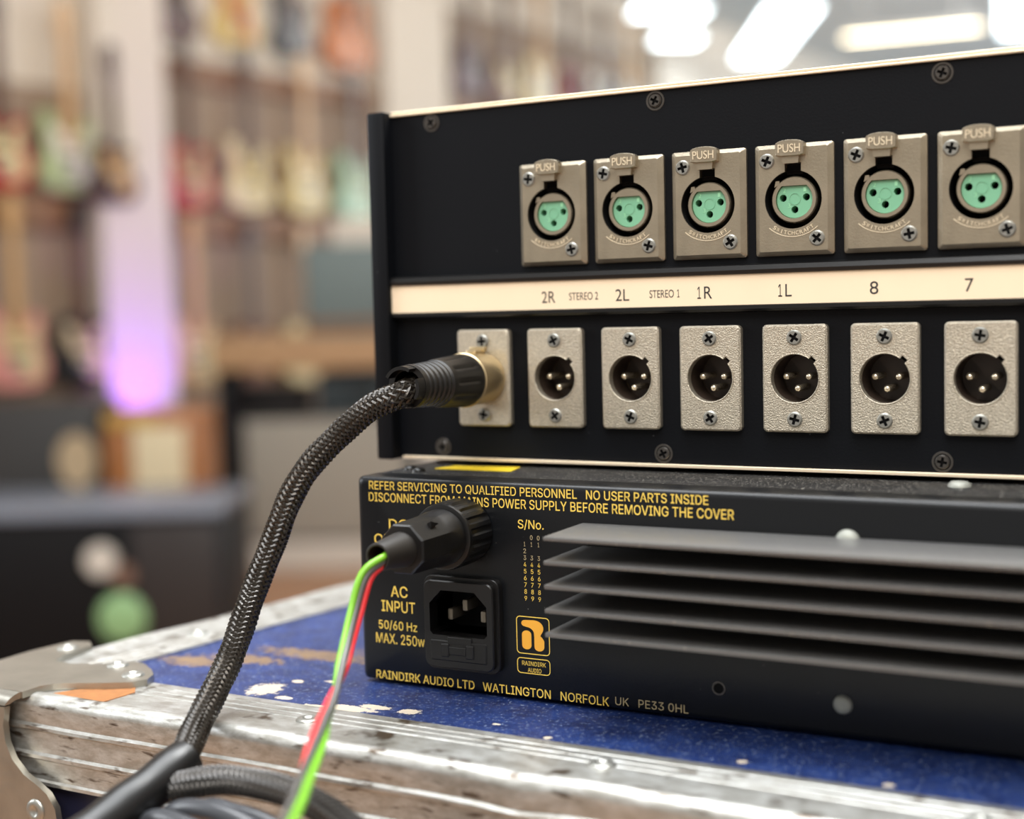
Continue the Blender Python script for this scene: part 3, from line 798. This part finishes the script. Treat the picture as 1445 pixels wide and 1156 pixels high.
# DC plug with loose wires
plug = thing('power_plug', 'black round power plug with loose coloured wires in the power supply', 'plug', mm(13, -39, 48.6))
PX, PZ = 13.0, 48.6
def knurl(a, h): return 1+0.035*(1 if math.cos(a*18) > -0.2 else -1)*(1 if -50.5 < h < -40.5 else 0)
b = B(); b.lathe([(-39.1, 8.4), (-39.4, 9.2), (-41, 9.4), (-49.6, 9.4), (-50.4, 9.2), (-51.6, 9.5), (-52.4, 9.3), (-52.6, 8.6), (-52.6, 7)], (PX, 0, PZ), seg=108, mod=knurl)
put('coupling_nut', b.mesh('coupling_nut', GLOSSBLK, 30), plug)
def octo(a, h):
    t = max(0, min(1, (-h-56)/3)); q = (a+PI/8) % (PI/4)-PI/8
    return (1-t)+t*min(1.0, 0.9/math.cos(q))
b = B(); b.lathe([(-52.5, 8.1), (-56, 8.0), (-58, 7.9), (-60, 7.75), (-63, 7.6), (-68, 7.5), (-72.6, 7.4), (-73.2, 7.0), (-73.2, 3.5)], (PX, 0, PZ), seg=96, mod=octo)
body = put('plug_body', b.mesh('plug_body', SOFTBLK, 22), plug)
b = B(); b.prism([(0, 0), (3.2, 1.7), (0, 3.4)], lambda p: (PX+3.8+p[0]*0.2, -66+p[0], PZ+4.2+p[1]*0.6), lambda p: (PX+5.0+p[0]*0.2, -66+p[0], PZ+4.8+p[1]*0.6))
put('arrow_mark', b.mesh('arrow_mark', SOFTBLK), body)
b = B(); b.lathe([(-73, 4.9), (-74.5, 4.75), (-84.2, 3.75), (-85, 3.6), (-85.1, 3.3), (-84.9, 2.95), (-74, 2.8), (-74, 0.01)], (PX, 0, PZ), seg=40)
put('strain_relief', b.mesh('strain_relief', mat('worn_black_rubber', (32, 29, 26), 0.45), 35), plug)
wc = [(13.0, -76, 48.6), (14.4, -84.5, 47.6), (12.2, -89.5, 44.2), (11.7, -94.6, 34.8), (14.3, -102.9, 27.0), (20.0, -115.5, 20.6), (24.2, -126, 17.4), (30.7, -139.4, 15.0), (40.7, -158.1, 13.4), (47.4, -170.5, 12.6), (56, -186, 11.5)]
wp = spline(wc, 1.5); fr = frames(wp); nW = len(fr)
def interp(keys, t):
    for (t0, a), (t1, c) in zip(keys, keys[1:]):
        if t <= t1:
            q = max(0, (t-t0)/(t1-t0)); q = q*q*(3-2*q); return a+(c-a)*q
    return keys[-1][1]
def strand(lat, dep):
    out = []
    for i, (p, n, bb) in enumerate(fr):
        t = i/nW; tt = (fr[min(i+1, nW-1)][0]-fr[max(i-1, 0)][0]).normalized()
        view = (Vector((210.5, -380, 112))-p).normalized(); side = tt.cross(view).normalized()
        if side.x < 0: side = -side
        out.append(p+side*interp(lat, t)+side.cross(tt)*(interp(dep, t) if side.cross(tt).dot(view) > 0 else -interp(dep, t)))
    return out
WIRES = (('green_wire', WGREEN, [(0, -0.3), (0.12, -1.2), (0.3, -0.9), (0.42, 0.2), (0.55, 1.4), (0.75, 1.1), (1, 0.1)], [(0, 1.2), (0.25, 0.6), (0.4, -1.2), (0.6, 0), (0.8, 1.2), (1, 1.3)]),
         ('grey_wire', WGREY, [(0, 0.1), (0.2, 0.1), (0.5, 0), (0.7, -0.7), (1, -1.5)], [(0, 0), (0.4, 0.9), (0.7, 0.6), (1, 0.2)]),
         ('red_wire', WRED, [(0, 0.5), (0.15, 1.5), (0.28, 1.1), (0.42, -1.1), (0.55, -1.4), (0.72, -0.5), (0.85, 0.6), (1, 1.5)], [(0, -0.9), (0.35, -1.1), (0.6, -0.2), (0.8, -0.8), (1, -0.4)]))
for nm, m_, lat, dep in WIRES:
    b = B(); b.tube(strand(lat, dep), 0.92, 12); put(nm, b.mesh(nm, m_, 60), plug)

# ================================================================== SHOP
WHITE = mat('white_painted_wall', (214, 206, 194), 0.7, var=0.04, vscale=3)
BOARD = mat('plywood_board', (146, 126, 108), 0.6, var=0.12, vscale=5)
FLOORM = mat('brown_wood_floor', (178, 136, 104), 0.45, var=0.2, vscale=6)
CEILM = mat('white_ceiling', (198, 210, 218), 0.8)
PALE = mat('pale_blue_grey_wall', (178, 198, 208), 0.7)
RAILW = mat('brown_timber_rail', (128, 92, 64), 0.5, var=0.2, vscale=8)
def bb(*a, **k): return B(1).box(*a, **k)
structure('floor', bb(-9, 9, -4, 18, -0.1, 0).mesh('floor', FLOORM), (0, 0, FLOOR))
structure('ceiling', bb(-9, 9, 1.2, 18, 0, 0.1).mesh('ceiling', CEILM), (0, 0, CEIL))
structure('wall_left', bb(-3.6, 11, 0, 0.15, FLOOR, CEIL).mesh('wall_left', WHITE), ORG, WANG).location.z = 0
def wall_obj(name, s0, s1, t0, t1, z0, z1, m, bev=0):
    """box in the shop frame: s along the wall, t out of it (local -y)"""
    return B(1).box(s0, s1, -t1, -t0, z0, z1, bev).mesh(name, m)
structure('wall_back', wall_obj('wall_back', 10.8, 10.95, -0.1, 12, FLOOR, CEIL, PALE), ORG, WANG)
structure('trim_1', wall_obj('trim_1', -0.46, -0.05, 0, 0.14, FLOOR, CEIL, WHITE), ORG, WANG)
structure('trim_2', wall_obj('trim_2', 1.62, 2.22, 0, 0.14, FLOOR, CEIL, WHITE), ORG, WANG)
structure('trim_3', wall_obj('trim_3', 4.9, 5.4, 0, 0.14, FLOOR, CEIL, WHITE), ORG, WANG)
for i, (s0, s1, z0, z1) in enumerate(((-2.6, -0.46, -0.9, 1.2), (-0.05, 1.62, -0.9, 1.4), (2.22, 4.9, -0.9, 2.05))):
    structure('wall_panel_%d' % (i+1), wall_obj('wall_panel', s0, s1, 0.002, 0.02, z0, z1, BOARD), ORG, WANG)
def rail(s0, s1, z0, z1, label):
    o = thing('timber_rail', label, 'rail', S((s0+s1)/2, 0, z0), WANG, 'timber rails on the guitar wall')
    loc_put('board', B(1).box(-(s1-s0)/2, (s1-s0)/2, -0.06, -0.02, 0, z1-z0, 0.004, 1).mesh('board', RAILW), o)
    b = B(1)
    return o
rail(-2.6, -0.47, 0.54, 0.70, 'brown timber rail left of the purple lit column')
rail(-0.04, 1.61, 1.31, 1.43, 'brown timber rail between the columns, upper of two')
rail(-0.04, 1.61, 0.52, 0.66, 'brown timber rail between the columns, lower of two')
rail(2.23, 4.89, 1.33, 1.43, 'brown timber rail beyond the second white column')

# ---- guitars
def smooth_closed(pts, n=5):
    out = []; N = len(pts)
    for i in range(N):
        a, b_, c, d = (Vector((*pts[(i+j-1) % N], 0)) for j in range(4))
        for k in range(n):
            t = k/n; q = 0.5*((2*b_)+(c-a)*t+(2*a-5*b_+4*c-d)*t*t+(3*b_-a-3*c+d)*t**3); out.append((q.x, q.y))
    return out
SHAPES = {
 'double': [(0, 0), (0.09, 0.004), (0.155, 0.05), (0.16, 0.11), (0.125, 0.17), (0.115, 0.21), (0.135, 0.27), (0.13, 0.325), (0.095, 0.34), (0.06, 0.29), (0.03, 0.275), (-0.03, 0.275), (-0.065, 0.3), (-0.1, 0.365), (-0.14, 0.36), (-0.145, 0.29), (-0.12, 0.22), (-0.13, 0.165), (-0.165, 0.11), (-0.155, 0.045), (-0.09, 0.004)],
 'single': [(0, 0), (0.1, 0.008), (0.165, 0.07), (0.16, 0.14), (0.115, 0.2), (0.105, 0.24), (0.125, 0.29), (0.115, 0.325), (0.08, 0.315), (0.055, 0.29), (0.03, 0.3), (-0.03, 0.33), (-0.09, 0.335), (-0.125, 0.29), (-0.11, 0.22), (-0.12, 0.185), (-0.165, 0.13), (-0.165, 0.06), (-0.1, 0.006)],
 'acoustic': [(0, 0), (0.11, 0.01), (0.18, 0.08), (0.18, 0.16), (0.125, 0.24), (0.12, 0.28), (0.14, 0.34), (0.11, 0.405), (0.04, 0.42), (-0.04, 0.42), (-0.11, 0.405), (-0.14, 0.34), (-0.12, 0.28), (-0.125, 0.24), (-0.18, 0.16), (-0.18, 0.08), (-0.11, 0.01)]}
GME = {}
def gmesh(kind):
    if kind in GME: return GME[kind]
    sh = smooth_closed(SHAPES[kind]); th = 0.09 if kind == 'acoustic' else 0.044
    top = max(z for x, z in sh)
    b = B(1); ins = [(x*0.95, 0.17+(z-0.17)*0.96) for x, z in sh]
    b.plate(ins, sh, [], -th, -th+0.008, 0, back=True); body = b.mesh('body', WHITE, 30)
    b = B(1)
    n0 = 0.2 if kind != 'acoustic' else 0.3
    b.prism([(-0.028, n0), (0.028, n0), (0.022, 0.72), (-0.022, 0.72)], lambda p: (p[0], -th-0.012, p[1]), lambda p: (p[0], -th+0.012, p[1]))
    neck = b.mesh('neck', WHITE, 30)
    b = B(1); hd = [(-0.022, 0.715), (0.022, 0.715), (0.04, 0.745), (0.036, 0.86), (0.01, 0.885), (-0.03, 0.875), (-0.042, 0.745)]
    b.prism(hd, lambda p: (p[0], -th-0.004, p[1]), lambda p: (p[0], -th+0.014, p[1])); head = b.mesh('headstock', WHITE, 30)
    b = B(1)
    if kind == 'acoustic':
        b.lathe([(0, 0.001), (0, 0.048)], (0, -th-0.001, 0.265), seg=24)
    else:
        pg = smooth_closed([(0.02, 0.06), (0.09, 0.05), (0.115, 0.09), (0.09, 0.16), (0.085, 0.22), (0.1, 0.29), (0.06, 0.27), (0.03, 0.26), (-0.03, 0.26), (-0.07, 0.29), (-0.1, 0.27), (-0.06, 0.16), (-0.03, 0.12)])
        b.prism(pg, lambda p: (p[0], -th-0.003, p[1]), lambda p: (p[0], -th, p[1]))
    guard = b.mesh('pickguard', WHITE, 30)
    b = B(1); b.box(-0.042, 0.042, -th-0.014, -th-0.002, 0.085, 0.112, 0.003, 1)
    bridge = b.mesh('bridge', WHITE, 30)
    GME[kind] = (body, neck, head, guard, bridge)
    if kind != 'acoustic':
        b = B(1); b.box(-0.042, 0.042, -th-0.012, -th-0.002, -0.01, 0.01, 0.003, 1); GME['pickup'] = b.mesh('pickup', C_['black'], 30)
    return GME[kind]
def col(nm, rgb, rough=0.3): return mat('finish_'+nm, rgb, rough, 0, 0.5)
C_ = {n: col(n.replace(' ', '_'), c) for n, c in {
 'red': (170, 44, 44), 'cherry red': (150, 34, 40), 'pale green': (168, 184, 136), 'cream': (222, 206, 160), 'yellow': (206, 182, 110), 'black': (28, 27, 30), 'white': (226, 222, 212),
 'pink': (214, 146, 138), 'tan': (196, 160, 118), 'brown': (110, 66, 44), 'dark brown': (66, 42, 34), 'sunburst orange': (190, 112, 52), 'maroon': (84, 32, 36), 'mint green': (150, 186, 150),
 'dark teal': (52, 84, 90), 'grey': (128, 130, 134), 'blue': (92, 128, 156), 'natural wood': (206, 168, 116), 'maple': (198, 160, 112), 'rosewood': (84, 56, 42)}.items()}
def guitar(kind, s, t, z, colr, guard, neck, label, group, sc=1.0):
    me = gmesh(kind)
    o = thing('guitar', label, 'guitar', S(s, t, z), WANG, group)
    o.scale = (sc, sc, sc)
    fins = (C_[colr], C_[neck], C_[neck] if neck == 'maple' else C_[colr] if colr in ('black',) else C_['dark brown'], C_[guard], C_['grey'])
    for nm, mesh_, f in zip(('body', 'neck', 'headstock', 'pickguard' if kind != 'acoustic' else 'soundhole', 'bridge'), me, fins):
        c = loc_put(nm, mesh_, o)
        c.material_slots[0].link = 'OBJECT'; c.material_slots[0].material = f
    if kind != 'acoustic':
        for pz in (0.15, 0.215): loc_put('pickup', GME['pickup'], o, (0, 0, pz))
KW = {'double': 'electric guitar', 'single': 'electric guitar', 'acoustic': 'acoustic guitar'}
G1, G2, G3, G4 = 'guitars hanging left of the purple lit column', 'guitars hanging between the white columns', 'guitars hanging beyond the second column', ''
ORD = ['nearest', 'second nearest', 'third', 'fourth', 'fifth', 'sixth', 'seventh']
def row(lst, s0, ds, z, t, group, where):
    for i, (kind, colr, guard, neck) in enumerate(lst):
        lb = '%s %s hanging %s, %s' % (colr, KW[kind], where, ('first', 'second', 'third', 'fourth', 'fifth', 'sixth', 'seventh')[i]+' from left')
        guitar(kind, s0+ds*i, t, z+random.uniform(-0.02, 0.02), colr, guard, neck, lb, group)
row([('single', 'red', 'cream', 'rosewood'), ('double', 'pale green', 'white', 'maple')], -0.96, 0.36, 0.72, 0.062, G1, 'above the left rail')
row([('double', 'pink', 'cream', 'maple'), ('single', 'black', 'cream', 'rosewood')], -0.93, 0.36, -0.2, 0.062, G1, 'below the left rail')
row([('single', 'red', 'tan', 'rosewood'), ('double', 'cream', 'yellow', 'rosewood'), ('double', 'yellow', 'cream', 'maple'), ('double', 'mint green', 'pale green', 'rosewood')], 0.12, 0.42, 0.67, 0.062, G2, 'on upper rail between the columns')
row([('double', 'tan', 'cream', 'maple'), ('single', 'brown', 'tan', 'rosewood'), ('single', 'cream', 'natural wood', 'maple'), ('double', 'brown', 'dark brown', 'rosewood')], 0.12, 0.4, -0.26, 0.062, G2, 'on lower rail between the columns')
row([('single', 'maroon', 'dark brown', 'rosewood'), ('double', 'yellow', 'sunburst orange', 'maple'), ('double', 'black', 'grey', 'rosewood'), ('acoustic', 'sunburst orange', 'dark brown', 'rosewood')], 0.12, 0.42, 1.52, 0.001, G2, 'on white wall above upper rail')
row([('single', 'maroon', 'dark brown', 'rosewood'), ('single', 'brown', 'cream', 'rosewood'), ('double', 'cream', 'white', 'maple'), ('single', 'cherry red', 'dark brown', 'rosewood'), ('double', 'white', 'grey', 'rosewood'), ('double', 'grey', 'white', 'maple')], 2.5, 0.4, 1.47, 0.062, G3, 'beyond the second column')
guitar('single', -0.40, 0.141, 0.66, 'dark brown', 'natural wood', 'rosewood', 'dark brown guitar hanging on the front of the purple lit column', G1, 0.85)

# purple lamp washing the first column
pl = thing('uplighter', 'small black uplighter washing the first white column purple', 'lamp', S(-0.45, 0.45, FLOOR), WANG)
b = B(1); b.lathe([(0, 0.1), (0.02, 0.1), (0.03, 0.015), (0.32, 0.015), (0.32, 0.05), (0.37, 0.06), (0.37, 0.045), (0.34, 0.03), (0.34, 0.001)], axis='z', seg=24, cap0=True)
loc_put('lamp_body', b.mesh('lamp_body', GLOSSBLK), pl)
l = D.lights.new('purple_spot', 'SPOT'); l.energy = 75; l.color = (0.36, 0.07, 1.0); l.spot_size = math.radians(60); l.spot_blend = 1.0; l.shadow_soft_size = 0.04
lo_ = D.objects.new('purple_spot', l); COL.objects.link(lo_); lo_.location = S(-0.45, 0.45, -0.71)
lo_.rotation_euler = (S(-0.24, 0.14, 0.12)-S(-0.45, 0.45, -0.71)).to_track_quat('-Z', 'Y').to_euler()

# ---- counter with boxes, under it amplifiers  (view frame, metres)
TAN = mat('tan_oak_board', (186, 150, 112), 0.5, var=0.12, vscale=7)
GREYTEAL = mat('grey_teal_vinyl', (112, 128, 130), 0.55)
GRILLE = mat('grey_speaker_cloth', (172, 168, 158), 0.8, bump=0.3, bscale=300)
CREAMC = mat('cream_speaker_cloth', (222, 206, 172), 0.8)
TOLEX = mat('black_vinyl', (12, 12, 15), 0.5, 0, 0.2, bump=0.2, bscale=300)
GREYTOLEX = mat('dark_grey_vinyl', (50, 49, 49), 0.55)
ORANGEW = mat('orange_brown_wood', (164, 104, 54), 0.4, var=0.2, vscale=12)
TEALD = mat('dark_teal_vinyl', (58, 72, 78), 0.5)
CARD = mat('white_card', (224, 218, 208), 0.7)
def vthing(name, label, cat, u, v, z, rz=0, group=None): return thing(name, label, cat, V(u, v, z), YAW+rz, group)
def vbox(parent, name, x0, x1, y0, y1, z0, z1, m, bev=0.006, label=None):
    return loc_put(name, B(1).box(x0, x1, y0, y1, z0, z1, bev, 2).mesh(name, m), parent, label=label)
cnt = vthing('counter', 'tan wooden counter with thick front board below the guitars', 'counter', -0.4, 6.3, FLOOR)
vbox(cnt, 'worktop', -0.98, 1.0, 0, 0.45, 1.085, 1.115, TAN); vbox(cnt, 'front_board', -0.98, 1.0, 0, 0.03, 0.96, 1.085, TAN)
for x in (-0.96, 0.92):
    vbox(cnt, 'leg', x, x+0.06, 0.02, 0.08, 0, 0.97, TOLEX); vbox(cnt, 'leg', x, x+0.06, 0.36, 0.42, 0, 0.97, TOLEX)
gc = vthing('road_case', 'grey teal carrying case standing on the tan counter', 'case', -0.55, 6.36, 0.015)
vbox(gc, 'shell', -0.4, 0.42, 0, 0.3, 0, 0.42, GREYTEAL, 0.02); vbox(gc, 'rim', -0.405, 0.425, -0.005, 0.305, 0.03, 0.07, RAILW, 0.004, 'brown lower rim')
wb = vthing('carton', 'white carton lying on the grey teal case', 'box', -0.62, 6.4, 0.435)
vbox(wb, 'box', -0.2, 0.3, 0, 0.2, 0, 0.11, CARD); vbox(wb, 'lid', -0.205, 0.305, -0.005, 0.205, 0.08, 0.118, CARD)
ga = vthing('speaker_cabinet', 'large grey fronted speaker cabinet under the tan counter', 'speaker', -0.86, 6.42, FLOOR)
vbox(ga, 'cabinet', -0.44, 0.4, 0.02, 0.38, 0, 0.75, GREYTOLEX, 0.015); vbox(ga, 'grille', -0.40, 0.36, 0.005, 0.03, 0.16, 0.72, GRILLE, 0.004); vbox(ga, 'kick_board', -0.44, 0.4, 0.0, 0.03, 0, 0.14, CARD, 0.004, 'pale lower board')
ah = vthing('amplifier_head', 'small black amplifier head on the grey speaker cabinet', 'amplifier', -1.13, 6.46, FLOOR+0.75)
vbox(ah, 'case', -0.17, 0.17, 0, 0.2, 0, 0.13, TOLEX, 0.012); vbox(ah, 'control_panel', -0.15, 0.15, -0.004, 0.01, 0.07, 0.11, GREYTOLEX, 0.002)
sc_ = vthing('suitcase', 'dark teal case lying on the grey speaker cabinet beside the amplifier head', 'case', -0.72, 6.46, FLOOR+0.75)
vbox(sc_, 'shell', -0.2, 0.26, 0, 0.28, 0, 0.19, TEALD, 0.02); vbox(sc_, 'handle', -0.05, 0.09, -0.03, 0.0, 0.08, 0.11, TOLEX, 0.006)
# amplifiers behind the black cabinet
am = vthing('guitar_amplifier', 'orange wood framed amplifier with cream grille behind the black cabinet', 'amplifier', -1.37, 5.2, FLOOR)
vbox(am, 'frame', -0.19, 0.19, 0, 0.28, 0.1, 0.86, ORANGEW, 0.02); vbox(am, 'grille', -0.075, 0.125, -0.012, 0.01, 0.2, 0.80, CREAMC, 0.004, 'cream grille'); vbox(am, 'top_panel', -0.18, 0.02, -0.012, 0.01, 0.80, 0.85, mat('yellow_brass_panel', (196, 158, 80), 0.4), 0.003)
for x in (-0.15, 0.11): vbox(am, 'foot', x, x+0.04, 0.02, 0.26, 0, 0.1, TOLEX)
gk = vthing('bass_amplifier', 'dark grey amplifier with pale oval speaker at far left', 'amplifier', -1.95, 5.2, FLOOR)
vbox(gk, 'cabinet', -0.5, 0.37, 0, 0.35, 0, 0.9, GREYTOLEX, 0.015)
b = B(1); b.lathe([(0, 0.075), (-0.012, 0.075), (-0.014, 0.065), (-0.002, 0.03), (-0.008, 0.001)], axis='y', seg=32)
for vv in b.bm.verts: vv.co.z *= 1.35
loc_put('speaker_cone', b.mesh('speaker_cone', mat('beige_cone', (190, 168, 136), 0.7), 50), gk, (0.29, 0, 0.68), 'pale oval speaker')
# black cabinet nearest on the left
bk = vthing('black_cabinet', 'black equipment cabinet with pale, brown and green discs on its front', 'cabinet', -1.4, 4.2, FLOOR)
vbox(bk, 'body', -0.6, 0.49, 0, 0.5, 0, 0.60, TOLEX, 0.01)
vbox(bk, 'top', -0.62, 0.50, -0.02, 0.52, 0.60, 0.635, mat('glossy_blue_grey_top', (120, 128, 142), 0.25), 0.008, 'blue grey top board')
vbox(bk, 'side_panel', 0.22, 0.48, -0.012, 0.0, 0.02, 0.58, mat('brown_black_panel', (34, 27, 26), 0.5), 0.003)
def disc(nm, x, z, r, m, lb):
    b = B(1); b.lathe([(0, r), (-0.02, r), (-0.026, r*0.9), (-0.026, 0.001)], axis='y', seg=32); loc_put(nm, b.mesh(nm, m, 40), bk, (x, -0.0, z), lb)
disc('front_disc', 0.12, 0.47, 0.05, mat('pale_light_disc', (206, 200, 190), 0.5), 'pale disc for a blurred light')  # solid pale disc stands in for an out-of-focus point of light
disc('front_disc', 0.19, 0.42, 0.035, mat('brown_dial', (120, 92, 78), 0.5), 'brown round knob')
disc('front_disc', 0.18, 0.29, 0.075, mat('green_light_disc', (142, 182, 128), 0.5), 'green disc for a blurred LED')  # blurred LED glow put in as a plain green disc

# ---- hanging light panels
LIT = mat('light_panel_cool', (255, 255, 255), 0.5, emit=(232, 248, 255), es=7)
LITW = mat('light_panel_warm', (255, 255, 255), 0.5, emit=(255, 238, 200), es=9)
FRM = mat('white_metal_frame', (220, 220, 218), 0.4)
def light(s, t, z, L, W, rz, m, label):
    o = thing('ceiling_light', label, 'light', S(s, t, z), WANG+rz, 'lit panels hanging from the ceiling')
    b = B(1); b.box(-L/2, L/2, -W/2, W/2, 0.012, 0.06, 0.006, 1); loc_put('housing', b.mesh('housing', FRM), o)
    b = B(1); b.box(-L/2+0.01, L/2-0.01, -W/2+0.01, W/2-0.01, 0, 0.012); loc_put('diffuser', b.mesh('diffuser', m), o)
    for x in (-L/3, L/3):
        b = B(1); b.lathe([(0.06, 0.006), (CEIL-z, 0.006)], (x, 0, 0), axis='z', seg=8); loc_put('hanger', b.mesh('hanger', FRM), o)
light(3.72, 0.88, 2.1, 0.5, 0.26, -0.83, LIT, 'bright hanging light panel nearest the guitar wall')
light(4.62, 0.44, 2.1, 0.34, 0.3, -0.83, LIT, 'small bright light panel behind the one nearest the guitar wall')
light(5.0, 1.05, 2.1, 2.0, 0.36, 0.58, LIT, 'long bright light panel hanging slantwise over the aisle')
light(5.62, 1.88, 2.1, 1.0, 0.05, -1.31, LITW, 'narrow warm tube light above the far end of the rack unit')
light(5.5, 2.72, 2.1, 1.5, 0.3, 0.28, LIT, 'bright light panel at the right edge of the photo')
